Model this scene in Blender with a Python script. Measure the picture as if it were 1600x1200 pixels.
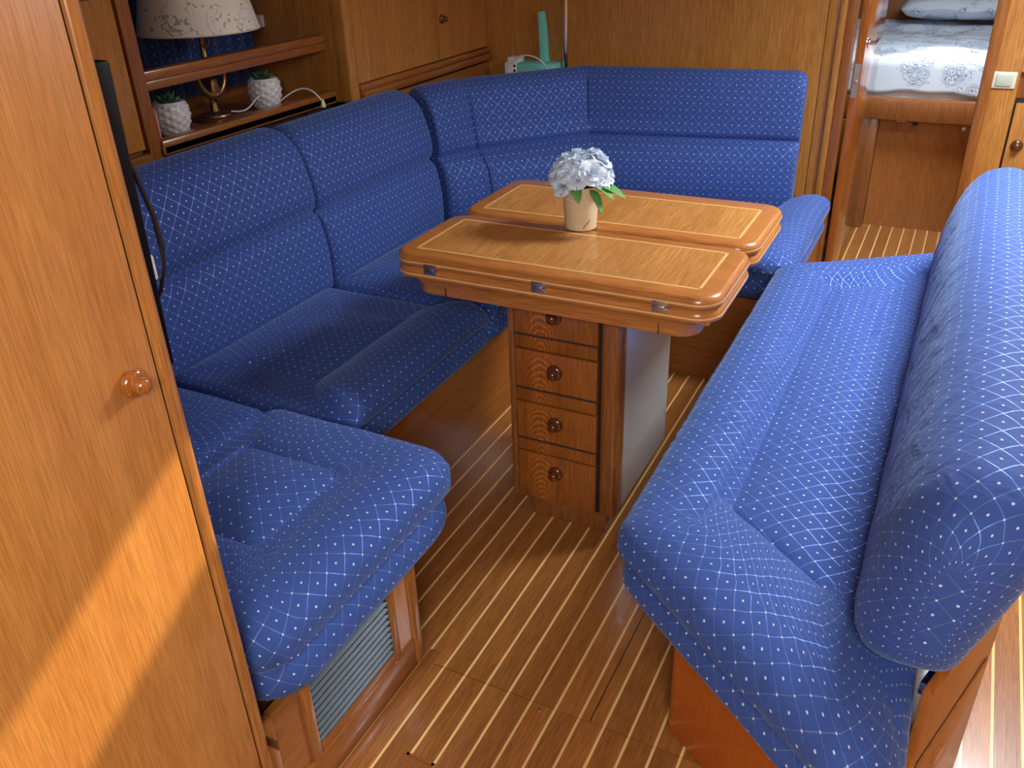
import bpy, bmesh, math, random
from mathutils import Vector, Matrix, noise

random.seed(7)
for o in list(bpy.data.objects):
    bpy.data.objects.remove(o)
S = bpy.context.scene
COL = S.collection
PI = math.pi

# ------------------------------------------------------------------ camera, light, exposure
def make_camera():
    cam = bpy.data.cameras.new('camera')
    cam.sensor_width = 36.0
    cam.lens = 36.0 * 1340.0 / 1600.0
    cam.clip_start = 0.02
    o = bpy.data.objects.new('camera', cam)
    COL.objects.link(o)
    yaw, pit, rol = [math.radians(a) for a in (-27.66, 28.87, -2.16)]
    f = Vector((math.sin(yaw)*math.cos(pit), math.cos(yaw)*math.cos(pit), -math.sin(pit)))
    rt = Vector((math.cos(yaw), -math.sin(yaw), 0)); up = rt.cross(f)
    c, s = math.cos(rol), math.sin(rol)
    r2 = rt*c + up*s; u2 = up*c - rt*s
    m = Matrix((r2, u2, -f)).transposed().to_4x4()
    m.translation = (0, 0, 1.45)
    o.matrix_world = m
    S.camera = o
make_camera()

S.view_settings.view_transform = 'Standard'
S.view_settings.look = 'None'
S.view_settings.gamma = 1.0
S.view_settings.use_curve_mapping = False
S.view_settings.exposure = 0.6

w = bpy.data.worlds.new('daylight'); S.world = w; w.use_nodes = True
w.node_tree.nodes['Background'].inputs[0].default_value = (0.75, 0.87, 1.0, 1)
w.node_tree.nodes['Background'].inputs[1].default_value = 1.0

SUN_DIR = Vector((-0.44, -1.0, -0.60))
def lamp(name, kind, loc, direction, energy, color, **k):
    l = bpy.data.lights.new(name, kind); l.energy = energy; l.color = color
    for a, b in k.items(): setattr(l, a, b)
    o = bpy.data.objects.new(name, l); COL.objects.link(o); o.location = loc
    o.rotation_euler = Vector(direction).to_track_quat('-Z', 'Y').to_euler()
    return o
lamp('sun', 'SUN', (2, 6, 5), SUN_DIR, 4.6, (1.0, 0.82, 0.56), angle=0.012)
lamp('skylight_hatch', 'AREA', (0.39, 2.625, 1.93), (0.2, -0.38, -1), 48.0, (0.90, 0.95, 1.0), shape='RECTANGLE', size=0.62, size_y=0.42)
lamp('skylight_companionway', 'AREA', (0.35, -0.75, 1.86), (-0.35, 1.0, -0.75), 27.0, (1.0, 0.98, 0.95), shape='RECTANGLE', size=0.8, size_y=0.7)
lamp('fill_cabin', 'AREA', (0.1, 4.0, 1.63), (0, 0.35, -1), 16.0, (0.85, 0.93, 1.0), shape='RECTANGLE', size=0.5, size_y=0.5)  # added fill lamp below the closed cabin ceiling, brightens berth front and floor

# ------------------------------------------------------------------ materials
MATS = {}
class NT:
    def __init__(self, name):
        self.m = bpy.data.materials.new(name); self.m.use_nodes = True
        self.t = self.m.node_tree; self.b = self.t.nodes['Principled BSDF']
    def n(self, typ, **k):
        x = self.t.nodes.new(typ)
        for a, b in k.items():
            if a.startswith('i_'):
                key = a[2:]
                x.inputs[int(key) if key.isdigit() else key.replace('_', ' ')].default_value = b
            else: setattr(x, a, b)
        return x
    def l(self, a, b): self.t.links.new(a, b)
    def math(self, op, a, b=None, c=None):
        x = self.n('ShaderNodeMath', operation=op)
        for i, v in enumerate((a, b, c)):
            if v is None: continue
            if hasattr(v, 'node'): self.l(v, x.inputs[i])
            else: x.inputs[i].default_value = v
        return x.outputs[0]
    def mix(self, fac, a, b, blend='MIX'):
        x = self.n('ShaderNodeMix', data_type='RGBA', blend_type=blend)
        for i, v in ((0, fac), (6, a), (7, b)):
            if hasattr(v, 'node'): self.l(v, x.inputs[i])
            else: x.inputs[i].default_value = v if i == 0 else (*v, 1)
        return x.outputs[2]
def s2l(r, g, b):
    f = lambda c: (c/255/12.92) if c/255 <= .04045 else ((c/255+.055)/1.055)**2.4
    return (f(r), f(g), f(b))

def plain(name, col, rough=.5, metal=0., **k):
    if name in MATS: return MATS[name]
    q = NT(name); b = q.b
    b.inputs['Base Color'].default_value = (*col, 1)
    b.inputs['Roughness'].default_value = rough; b.inputs['Metallic'].default_value = metal
    for a, v in k.items(): b.inputs[a.replace('_', ' ')].default_value = v
    nz = q.n('ShaderNodeTexNoise', i_Scale=60.0, i_Detail=3.0)
    tc = q.n('ShaderNodeTexCoord'); q.l(tc.outputs['Object'], nz.inputs['Vector'])
    q.l(q.mix(.10, col, nz.outputs['Color'], 'OVERLAY'), b.inputs['Base Color'])
    MATS[name] = q.m; return q.m

def wood(name, c1, c2, axis='Z', rough=.32, coat=.25, vary=.25, scale=1.0, cathedral=None, streak=.35):
    if name in MATS: return MATS[name]
    q = NT(name); b = q.b
    tc = q.n('ShaderNodeTexCoord'); oi = q.n('ShaderNodeObjectInfo')
    off = q.n('ShaderNodeVectorMath', operation='SCALE', i_3=37.0)
    cx = q.n('ShaderNodeCombineXYZ'); q.l(oi.outputs['Random'], cx.inputs[0]); q.l(oi.outputs['Random'], cx.inputs[1]); q.l(oi.outputs['Random'], cx.inputs[2])
    q.l(cx.outputs[0], off.inputs[0])
    add = q.n('ShaderNodeVectorMath', operation='ADD'); q.l(tc.outputs['Object'], add.inputs[0]); q.l(off.outputs[0], add.inputs[1])
    def mp(ac, al):
        s = {'X': (al, ac, ac), 'Y': (ac, al, ac), 'Z': (ac, ac, al)}[axis]
        m = q.n('ShaderNodeMapping'); m.inputs['Scale'].default_value = tuple(v*scale for v in s)
        q.l(add.outputs[0], m.inputs['Vector']); return m.outputs[0]
    n1 = q.n('ShaderNodeTexNoise', i_Scale=1.0, i_Detail=5.0, i_Roughness=.6, i_Distortion=.4); q.l(mp(14, 1.1), n1.inputs['Vector'])
    n2 = q.n('ShaderNodeTexNoise', i_Scale=1.0, i_Detail=4.0, i_Roughness=.65); q.l(mp(130, 3.5), n2.inputs['Vector'])
    n3 = q.n('ShaderNodeTexNoise', i_Scale=1.0, i_Detail=2.0); q.l(mp(420, 18), n3.inputs['Vector'])
    r1 = q.n('ShaderNodeMapRange', i_1=.32, i_2=.68); q.l(n1.outputs['Fac'], r1.inputs[0])
    r2 = q.n('ShaderNodeMapRange', i_1=.3, i_2=.7); q.l(n2.outputs['Fac'], r2.inputs[0])
    f = q.math('ADD', q.math('MULTIPLY', r1.outputs[0], .55), q.math('MULTIPLY', r2.outputs[0], .45))
    col = q.mix(f, c1, c2)
    if cathedral:
        sp = q.n('ShaderNodeSeparateXYZ'); q.l(tc.outputs['Object'], sp.inputs[0])
        xx = q.math('ADD', sp.outputs[0], cathedral[0])
        zz = q.math('MULTIPLY', q.math('FRACT', q.math('DIVIDE', q.math('SUBTRACT', sp.outputs[2], .06), .1478)), .1478*.42)
        nw = q.n('ShaderNodeTexNoise', i_Scale=22.0, i_Detail=2.0); q.l(tc.outputs['Object'], nw.inputs['Vector'])
        dist = q.math('SQRT', q.math('ADD', q.math('MULTIPLY', xx, xx), q.math('MULTIPLY', zz, zz)))
        wv = q.math('SINE', q.math('ADD', q.math('MULTIPLY', dist, 900.0), q.math('MULTIPLY', nw.outputs['Fac'], 9.0)))
        fall = q.n('ShaderNodeMapRange', i_1=.045, i_2=.018, i_3=0.0, i_4=.6); q.l(q.math('ABSOLUTE', xx), fall.inputs[0])
        pw = q.math('POWER', q.math('MULTIPLY_ADD', wv, .5, .5), 3.0)
        col = q.mix(q.math('MULTIPLY', pw, fall.outputs[0]), col, tuple(min(1, v*2.0) for v in c2))
    r3 = q.n('ShaderNodeMapRange', i_1=.35, i_2=.62, i_3=1.0-streak, i_4=1.0); q.l(n3.outputs['Fac'], r3.inputs[0])
    g = q.n('ShaderNodeCombineColor'); 
    for i in range(3): q.l(r3.outputs[0], g.inputs[i])
    col = q.mix(1.0, col, g.outputs[0], 'MULTIPLY')
    rv = q.n('ShaderNodeMapRange', i_3=1.0-vary, i_4=1.0+vary); q.l(oi.outputs['Random'], rv.inputs[0])
    hs = q.n('ShaderNodeHueSaturation'); q.l(rv.outputs[0], hs.inputs['Value']); q.l(col, hs.inputs['Color'])
    q.l(hs.outputs[0], b.inputs['Base Color'])
    b.inputs['Roughness'].default_value = rough
    b.inputs['Coat Weight'].default_value = coat; b.inputs['Coat Roughness'].default_value = .12
    bp = q.n('ShaderNodeBump', i_Strength=.12, i_Distance=.002); q.l(n2.outputs['Fac'], bp.inputs['Height']); q.l(bp.outputs[0], b.inputs['Normal'])
    MATS[name] = q.m; return q.m

def fabric(name='blue_diamond_fabric', wrinkle=.0):
    if name in MATS: return MATS[name]
    q = NT(name); b = q.b
    uv = q.n('ShaderNodeUVMap')
    m = q.n('ShaderNodeMapping'); m.inputs['Rotation'].default_value = (0, 0, PI/4); m.inputs['Scale'].default_value = (1/.036, 1/.036, 1)
    q.l(uv.outputs[0], m.inputs['Vector'])
    sx = q.n('ShaderNodeSeparateXYZ'); q.l(m.outputs[0], sx.inputs[0])
    a = q.math('ABSOLUTE', q.math('SUBTRACT', q.math('FRACT', sx.outputs[0]), .5))
    c = q.math('ABSOLUTE', q.math('SUBTRACT', q.math('FRACT', sx.outputs[1]), .5))
    line = q.math('GREATER_THAN', q.math('MAXIMUM', a, c), .5-.020)
    # long oval dot in each diamond, finer dot on each crossing
    su = q.math('ADD', sx.outputs[0], sx.outputs[1]); 
    r1 = q.math('ADD', q.math('MULTIPLY', a, a), q.math('MULTIPLY', c, c))
    cen = q.math('LESS_THAN', r1, .060**2)
    a2 = q.math('SUBTRACT', .5, a); c2 = q.math('SUBTRACT', .5, c)
    cor = q.math('LESS_THAN', q.math('ADD', q.math('MULTIPLY', a2, a2), q.math('MULTIPLY', c2, c2)), .050**2)
    dots = q.math('MAXIMUM', cen, cor)
    base = s2l(52, 79, 148); lc = s2l(108, 138, 205); dc = s2l(200, 214, 238)
    nz = q.n('ShaderNodeTexNoise', i_Scale=900.0, i_Detail=2.0); q.l(uv.outputs[0], nz.inputs['Vector'])
    col = q.mix(.12, base, nz.outputs['Color'], 'OVERLAY')
    col = q.mix(q.math('MULTIPLY', line, .8), col, lc)
    col = q.mix(q.math('MULTIPLY', dots, .85), col, dc)
    q.l(col, b.inputs['Base Color'])
    thread = q.math('MULTIPLY', line, q.math('SUBTRACT', 1.0, dots))
    q.l(q.math('MULTIPLY', thread, .6), b.inputs['Metallic'])      # satin thread: dark or bright with the light
    q.l(q.math('MULTIPLY_ADD', thread, -.24, .78), b.inputs['Roughness'])
    b.inputs['Sheen Weight'].default_value = .25; b.inputs['Sheen Roughness'].default_value = .45
    b.inputs['Sheen Tint'].default_value = (.45, .62, 1, 1)
    b.inputs['Specular IOR Level'].default_value = .25
    tc = q.n('ShaderNodeTexCoord')
    n4 = q.n('ShaderNodeTexNoise', i_Scale=16.0, i_Detail=3.0, i_Distortion=.6); q.l(tc.outputs['Object'], n4.inputs['Vector'])
    bp = q.n('ShaderNodeBump', i_Strength=.25+wrinkle, i_Distance=.006+wrinkle*.02); q.l(n4.outputs['Fac'], bp.inputs['Height'])
    bp2 = q.n('ShaderNodeBump', i_Strength=.2, i_Distance=.0006, invert=True); q.l(line, bp2.inputs['Height']); q.l(bp.outputs[0], bp2.inputs['Normal'])
    q.l(bp2.outputs[0], b.inputs['Normal'])
    MATS[name] = q.m; return q.m

PANEL = wood('honey_teak_panel', s2l(172, 112, 46), s2l(204, 144, 70), 'Z', .34, .2, .05)
PANELY = wood('honey_teak_rail', s2l(146, 88, 40), s2l(174, 110, 54), 'Y', .32, .25, .06)
PANELX = wood('honey_teak_crossrail', s2l(146, 88, 40), s2l(174, 110, 54), 'X', .32, .25, .06)
WARD = wood('wardrobe_teak', s2l(180, 114, 48), s2l(204, 142, 72), 'Z', .38, .15, .03, streak=.25)
TRIM = wood('solid_teak_edging', s2l(148, 90, 40), s2l(176, 114, 58), 'Z', .28, .35, .06)
TRIMY = wood('solid_teak_edging_long', s2l(140, 84, 38), s2l(170, 106, 54), 'Y', .28, .35, .06)
TABLEY = wood('table_teak_field', s2l(188, 126, 62), s2l(216, 154, 88), 'Y', .3, .3, .03)
TABLEX = wood('table_teak_border', s2l(180, 112, 54), s2l(206, 136, 72), 'X', .28, .4, .03)
TABLEB = wood('table_teak_side_border', s2l(180, 112, 54), s2l(206, 136, 72), 'Y', .28, .4, .03)
DRAWER = wood('drawer_teak', s2l(140, 78, 30), s2l(168, 100, 42), 'Z', .32, .3, .02, cathedral=(.045, -.35))
PED = wood('pedestal_teak', s2l(132, 78, 36), s2l(160, 100, 52), 'Z', .3, .35, .04)
DARKW = wood('locker_lining_teak', s2l(120, 70, 28), s2l(150, 92, 40), 'Z', .34, .25, .05)
SOLE = wood('sole_teak', s2l(148, 92, 42), s2l(178, 116, 58), 'Y', .30, .3, .14)
HOLLY = wood('holly_strip', s2l(232, 186, 116), s2l(246, 208, 142), 'Y', .28, .4, .05, streak=.1)
HOLLYX = wood('holly_inlay', s2l(226, 178, 106), s2l(240, 196, 128), 'X', .3, .3, .03, streak=.1)
BASEW = wood('bench_base_teak', s2l(150, 84, 30), s2l(178, 108, 44), 'Y', .34, .25, .05)
KNOB = wood('turned_knob_wood', s2l(82, 42, 22), s2l(112, 60, 32), 'Z', .16, .8, .08)
FAB = fabric()
FABW = fabric('blue_diamond_fabric_puckered', .3)
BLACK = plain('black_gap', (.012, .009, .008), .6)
TVB = plain('black_plastic', (.004, .004, .005), .5, Specular_IOR_Level=.12)
WHITE = plain('white_plastic', s2l(228, 232, 236), .35)
CHROME = plain('polished_steel', (.75, .76, .78), .14, 1.0)
STEEL = plain('brushed_steel', (.62, .63, .62), .34, 1.0)
SATIN = plain('satin_steel_sheet', (.92, .94, .94), .5, .8)
GREYM = plain('grey_louvre_metal', s2l(56, 64, 70), .4, .5)
BRASS = plain('aged_brass', s2l(150, 118, 82), .36, .9)

# ------------------------------------------------------------------ mesh helpers
def origin(o):
    v = Vector((0, 0, 0))
    while o: v += o.location; o = o.parent
    return v
class MB:
    def __init__(self): self.v = []; self.f = []; self.uv = []
    def add(self, vs, fs):
        k = len(self.v); self.v += [Vector(p) for p in vs]; self.f += [tuple(i+k for i in f) for f in fs]; return self
    def box(self, x0, x1, y0, y1, z0, z1):
        return self.add([(x, y, z) for z in (z0, z1) for x, y in ((x0, y0), (x1, y0), (x1, y1), (x0, y1))],
                        [(3, 2, 1, 0), (4, 5, 6, 7), (0, 1, 5, 4), (1, 2, 6, 5), (2, 3, 7, 6), (3, 0, 4, 7)])
    def prism(self, poly, z0, z1):
        n = len(poly)
        return self.add([(*p, z0) for p in poly]+[(*p, z1) for p in poly],
                        [tuple(range(n))[::-1], tuple(range(n, 2*n))]+[(i, (i+1) % n, n+(i+1) % n, n+i) for i in range(n)])
    def extr(self, poly, a, b, axis):   # polygon in the two other axes, pushed along axis
        n = len(poly); mk = {'X': lambda p, t: (t, p[0], p[1]), 'Y': lambda p, t: (p[0], t, p[1])}[axis]
        return self.add([mk(p, a) for p in poly]+[mk(p, b) for p in poly],
                        [tuple(range(n))[::-1], tuple(range(n, 2*n))]+[(i, (i+1) % n, n+(i+1) % n, n+i) for i in range(n)])
    def lathe(self, c, prof, seg=24, axis='Z', fr=None):
        vs = []; fs = []
        for r, h in prof:
            for i in range(seg):
                a = 2*PI*i/seg; k = fr(a, h) if fr else 1.0
                p = (r*k*math.cos(a), r*k*math.sin(a), h)
                if axis == 'X': p = (h, p[0], p[1])
                if axis == '-Y': p = (p[0], -h, p[1])
                vs.append((c[0]+p[0], c[1]+p[1], c[2]+p[2]))
        for j in range(len(prof)-1):
            for i in range(seg):
                fs.append((j*seg+i, j*seg+(i+1) % seg, (j+1)*seg+(i+1) % seg, (j+1)*seg+i))
        fs.append(tuple(range(seg))[::-1]); fs.append(tuple(range((len(prof)-1)*seg, len(prof)*seg)))
        return self.add(vs, fs)
    def tube(self, pts, r, seg=8):
        pts = [Vector(p) for p in pts]; vs = []; fs = []; n = len(pts)
        rr = r if isinstance(r, (list, tuple)) else [r]*n
        t0 = (pts[1]-pts[0]).normalized(); a = t0.orthogonal().normalized()
        for i, p in enumerate(pts):
            t = (pts[min(i+1, n-1)]-pts[max(i-1, 0)]).normalized()
            a = (a - t*a.dot(t)).normalized(); b = t.cross(a)
            vs += [p+(a*math.cos(2*PI*k/seg)+b*math.sin(2*PI*k/seg))*rr[i] for k in range(seg)]
        for j in range(n-1):
            for i in range(seg): fs.append((j*seg+i, j*seg+(i+1) % seg, (j+1)*seg+(i+1) % seg, (j+1)*seg+i))
        fs.append(tuple(range(seg))[::-1]); fs.append(tuple(range((n-1)*seg, n*seg)))
        return self.add(vs, fs)
    def mesh(self, name, mat, org=Vector((0, 0, 0)), bevel=0., smooth=True, seg=2):
        me = bpy.data.meshes.new(name)
        me.from_pydata([tuple(p-org) for p in self.v], [], self.f)
        if self.uv:
            l = me.uv_layers.new(name='UVMap')
            for i, c in enumerate(self.uv): l.data[i].uv = c
        bm = bmesh.new(); bm.from_mesh(me)
        bmesh.ops.recalc_face_normals(bm, faces=bm.faces)
        if bevel > 0:
            es = [e for e in bm.edges if len(e.link_faces) == 2 and e.calc_face_angle(0) > .6]
            bmesh.ops.bevel(bm, geom=es, offset=bevel, segments=seg, affect='EDGES', profile=.5, clamp_overlap=True)
        bm.to_mesh(me); bm.free()
        me.materials.append(mat)
        if smooth:
            me.polygons.foreach_set('use_smooth', [True]*len(me.polygons))
            try: me.set_sharp_from_angle(angle=math.radians(42))
            except Exception: pass
        return me
    def obj(self, name, mat, parent=None, bevel=0., smooth=True, loc=None, seg=2):
        if parent: org = origin(parent)
        elif loc is not None: org = Vector(loc)
        else:
            xs = [p.x for p in self.v]; ys = [p.y for p in self.v]
            org = Vector(((min(xs)+max(xs))/2, (min(ys)+max(ys))/2, min(p.z for p in self.v)))
        o = bpy.data.objects.new(name, self.mesh(name, mat, org, bevel, smooth, seg)); COL.objects.link(o)
        if parent: o.parent = parent
        else: o.location = org
        return o
def tag(o, label, cat, group=None):
    o['label'] = label; o['category'] = cat
    if group: o['group'] = group
    return o
def struct(o): o['kind'] = 'structure'; return o
def thing(name, label, cat, loc, group=None):
    o = bpy.data.objects.new(name, None); COL.objects.link(o); o.location = loc; o.empty_display_size = .05
    return tag(o, label, cat, group)
def sroot(name, loc=(0, 0, 0)):
    o = bpy.data.objects.new(name, None); COL.objects.link(o); o.location = loc; o.empty_display_size = .05
    return struct(o)
def BX(*a): return MB().box(*a)
def knob(name, c, axis, parent, r=.017, mat=None, dep=.028):
    prof = [(r*.95, 0), (r, .002), (r*.98, .006), (r*.82, .010), (r*.62, .011), (r*.55, .014), (r*.60, dep*.7), (r*.52, dep*.9), (r*.3, dep), (.0008, dep*1.02)]
    if axis == 'X-': 
        m = MB().lathe((0, 0, 0), prof, 24, 'X'); m.v = [Vector((c[0]-p.x, c[1]+p.y, c[2]+p.z)) for p in m.v]
    else: m = MB().lathe(c, prof, 24, axis)
    return m.obj(name, mat or KNOB, parent)

# ------------------------------------------------------------------ cushions
def ring(poly, ds, rad, nc=7, seglen=.03):
    n = len(poly); P = [Vector(p) for p in poly]; L = []
    for i in range(n):
        a, b = P[i], P[(i+1) % n]; e = (b-a).normalized(); nn = Vector((-e.y, e.x)); L.append((a+nn*ds[i], e))
    cs = []
    for i in range(n):
        (p, e), (r, g) = L[i-1], L[i]
        den = e.x*g.y-e.y*g.x
        t = ((r-p).x*g.y-(r-p).y*g.x)/den
        cs.append(p+e*t)
    pts = []; wt = []
    for i in range(n):
        e0, e1 = L[i-1][1], L[i][1]
        th = math.acos(max(-1, min(1, (-e0).dot(e1))))
        rr = rad[i] if isinstance(rad, (list, tuple)) else rad
        lim = lambda j, k: (cs[j]-cs[k]).length
        t = min(rr/math.tan(th/2), .46*lim(i, i-1), .46*lim(i, (i+1) % n))
        A = cs[i]-e0*t; B = cs[i]+e1*t
        for k in range(nc+1):
            s = k/nc; pts.append(A*(1-s)**2+cs[i]*2*s*(1-s)+B*s*s); wt.append((i-1, i, s))
        j = (i+1) % n
        e2 = L[j][1]; th2 = math.acos(max(-1, min(1, (-e1).dot(e2))))
        rj = rad[j] if isinstance(rad, (list, tuple)) else rad
        t2 = min(rj/math.tan(th2/2), .46*lim(j, i), .46*lim(j, (j+1) % n))
        Cn = cs[j]-e1*t2
        ne = max(2, int((P[(i+1) % n]-P[i]).length/seglen))
        for k in range(1, ne): pts.append(B+(Cn-B)*(k/ne)); wt.append((i, i, 0))
    return pts, wt

def seat_cushion(name, poly, profs, rad, seam, dome=.012, mat=None, wr=.0022, freq=9.0, pucker=0.):
    """poly counter-clockwise; profs[edge] = [(inset, z), ...] equal counts; seam = ring index of the panel seam"""
    K = len(profs[0]); rings = []; cum = None
    for k in range(K):
        ds = [pr[k][0] for pr in profs]; z = [pr[k][1] for pr in profs]
        sc = 1.0 - .55*k/K
        rd = [r*sc if ds[i] < .12 else r*.25 for i, r in enumerate(rad)]
        pts, wt = ring(poly, ds, rd)
        R = []
        for p, (i, j, s) in zip(pts, wt): R.append(Vector((p.x, p.y, z[i]*(1-s)+z[j]*s)))
        rings.append(R)
    N = len(rings[0]); cen = sum(rings[-1], Vector())/N
    for f in (.8, .58, .36, .17):
        rings.append([cen+(p-cen)*f+Vector((0, 0, dome*(1-f*f)))*1.0 for p in rings[K-1]])
    per = [0.]
    for i in range(N): per.append(per[-1]+(rings[5][(i+1) % N]-rings[5][i]).length)
    arc = [[0.]*N]
    for k in range(1, len(rings)): arc.append([arc[-1][i]+(rings[k][i]-rings[k-1][i]).length for i in range(N)])
    m = MB()
    for k, R in enumerate(rings):
        for i, p in enumerate(R):
            d = noise.noise(p*freq)*wr + noise.noise(p*freq*3.1)*wr*.35
            if pucker and 4 < k < seam+4:
                d += pucker*math.sin(per[i]*95+3*noise.noise(p*6))*max(0, noise.noise(p*4)+.2)
            m.v.append(p+Vector((0, 0, d)))
    m.v.append(cen+Vector((0, 0, dome)))
    for k in range(len(rings)-1):
        for i in range(N):
            j = (i+1) % N
            m.f.append((k*N+i, k*N+j, (k+1)*N+j, (k+1)*N+i))
            if k < seam: m.uv += [(per[i], arc[k][i]), (per[i+1], arc[k][j]), (per[i+1], arc[k+1][j]), (per[i], arc[k+1][i])]
            else: m.uv += [(m.v[t].x, m.v[t].y) for t in m.f[-1]]
    last = (len(rings)-1)*N
    for i in range(N):
        m.f.append((last+i, last+(i+1) % N, len(m.v)-1)); m.uv += [(m.v[t].x, m.v[t].y) for t in m.f[-1]]
    m.f.append(tuple(range(N))[::-1]); m.uv += [(m.v[t].x, m.v[t].y) for t in m.f[-1]]
    return m.obj(name, mat or FAB)

def bolster(b0=.32, top=.485, seat=.445, width=.19, over=0.):
    h = top-b0; g = b0+h*.45
    return [(.05, b0), (.018, b0+.006), (.002, b0+.028), (.0, b0+h*.22), (.008, g-.018), (.024, g), (.006, g+.012), (-.008, g+.03), (-.006, top-.035),
            (.012, top-.016), (.045, top-.003), (.085, top), (.125, top-.008), (width-.03, top-.022), (width-.008, seat+.004), (width, seat-.003), (width+.012, seat+.003), (width+.04, seat+.008)]
def plainedge(b0=.32, seat=.445, width=.19, lift=.012):
    h = seat-b0
    return [(.012, b0), (.005, b0+.006), (.001, b0+.02), (0, b0+h*.25), (0, b0+h*.35), (0, b0+h*.45), (0, b0+h*.5), (0, b0+h*.6), (.001, b0+h*.72),
            (.004, seat-.025), (.012, seat-.010), (.03, seat-.001), (.06, seat+lift*.4), (.1, seat+lift*.5), (.13, seat+lift*.5), (.14, seat+lift*.45), (.15, seat+lift*.5), (.18, seat+.008)]
def sewnedge(b0=.32, seat=.45, width=.17, lift=.02):   # softer roll with its own panel seam
    h = seat-b0
    return [(.02, b0), (.008, b0+.006), (.001, b0+.02), (0, b0+h*.25), (0, b0+h*.35), (.002, b0+h*.45), (0, b0+h*.5), (-.004, b0+h*.6), (-.004, b0+h*.75),
            (.005, seat-.012), (.15*width, seat+.006), (.32*width, seat+lift*.8), (.53*width, seat+lift), (.80*width, seat+lift*.8), (.94*width, seat+.004), (width, seat-.003), (width+.012, seat+.002), (width+.04, seat+.008)]
SEAM = 15

def sweep(name, path, prof, rend=.06, mat=None, scales=None, lower=None, step=.03, seams=(), wr=.002, sharp_groove=None):
    """closed profile [(n, z)] carried along a plan path; n is measured to the left of the path"""
    P = [Vector(p) for p in path]; sc = scales or [1.]*len(P); lw = lower or sc
    # smooth closed profile
    n = len(prof); Q = []
    for i in range(n):
        p0, p1, p2, p3 = [Vector(prof[(i+k) % n]) for k in (-1, 0, 1, 2)]
        for s in (0, .33, .67):
            Q.append(.5*((2*p1)+(p2-p0)*s+(2*p0-5*p1+4*p2-p3)*s*s+(3*p1-p0-3*p2+p3)*s**3))
    cx = sum(q.x for q in Q)/len(Q); cz = sum(q.y for q in Q)/len(Q)
    x0, x1 = min(q.x for q in Q), max(q.x for q in Q); z0, z1 = min(q.y for q in Q), max(q.y for q in Q)
    seg = [(P[i+1]-P[i]).length for i in range(len(P)-1)]; tot = sum(seg)
    us = [0]; 
    ks = [rend*(1-math.cos(a*PI/2/6)) for a in range(7)]
    us = ks + [rend+(tot-2*rend)*i/max(4, int((tot-2*rend)/step)) for i in range(1, max(4, int((tot-2*rend)/step)))] + [tot-k for k in ks[::-1]]
    acc = [0]
    for s in seg: acc.append(acc[-1]+s)
    us = sorted(set(us+acc[1:-1]+[a+d for a in acc[1:-1] for d in (-.012, .012)]))
    arc = [0.]
    for i in range(len(Q)): arc.append(arc[-1]+(Q[(i+1) % len(Q)]-Q[i]).length)
    def endarc(d): return rend*math.acos(max(-1, 1-min(d, rend)/rend))-rend*PI/2+rend
    ua = [endarc(u) if u < rend else (tot-endarc(tot-u) if u > tot-rend else u) for u in us]
    m = MB(); N = len(Q)
    for u in us:
        i = 0
        while i < len(seg)-1 and u > acc[i+1]+1e-9: i += 1
        f = (u-acc[i])/seg[i]; e = (P[i+1]-P[i]).normalized(); nn = Vector((-e.y, e.x))
        s = sc[i]*(1-f)+sc[i+1]*f; s2 = lw[i]*(1-f)+lw[i+1]*f
        # blend the direction close to a bend so the cover turns round it
        for b in range(1, len(P)-1):
            d = abs(u-acc[b])
            if d < .05:
                ea = (P[b]-P[b-1]).normalized(); eb = (P[b+1]-P[b]).normalized(); mid = (ea+eb).normalized(); k = 1-d/.05
                e2 = (e*(1-k)+mid*k).normalized(); nn = Vector((-e2.y, e2.x))/max(.6, e2.dot(e))
        base = P[i]+(P[i+1]-P[i])*f
        dd = min(u, tot-u); dl = rend-math.sqrt(max(0, rend**2-(rend-min(dd, rend))**2))
        kx = max(.2, (x1-x0-1.7*dl)/(x1-x0)); kz = max(.25, (z1-z0-1.7*dl)/(z1-z0))
        dent = sum(.010*math.exp(-((u-a)/.008)**2) for a in seams)
        for q in Q:
            x = cx+(q.x-cx)*kx; z = cz+(q.y-cz)*kz
            if q.x > cx: x -= dent
            ww = max(0, min(1, (.70-z)/.12)); p = base+nn*x*(s*(1-ww)+s2*ww if x > 0 else s); v = Vector((p.x, p.y, z))
            m.v.append(v+Vector((nn.x, nn.y, .3))*noise.noise(v*8)*wr)
    for a in range(len(us)-1):
        for i in range(N):
            j = (i+1) % N
            m.f.append((a*N+i, (a+1)*N+i, (a+1)*N+j, a*N+j))
            m.uv += [(ua[a], arc[i]), (ua[a+1], arc[i]), (ua[a+1], arc[i+1]), (ua[a], arc[i+1])]
    for base, rev in ((0, False), ((len(us)-1)*N, True)):
        m.f.append(tuple(range(base, base+N))[::-1 if rev else 1]); m.uv += [(m.v[t].x+m.v[t].y, m.v[t].z) for t in m.f[-1]]
    return m.obj(name, mat or FAB)

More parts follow.
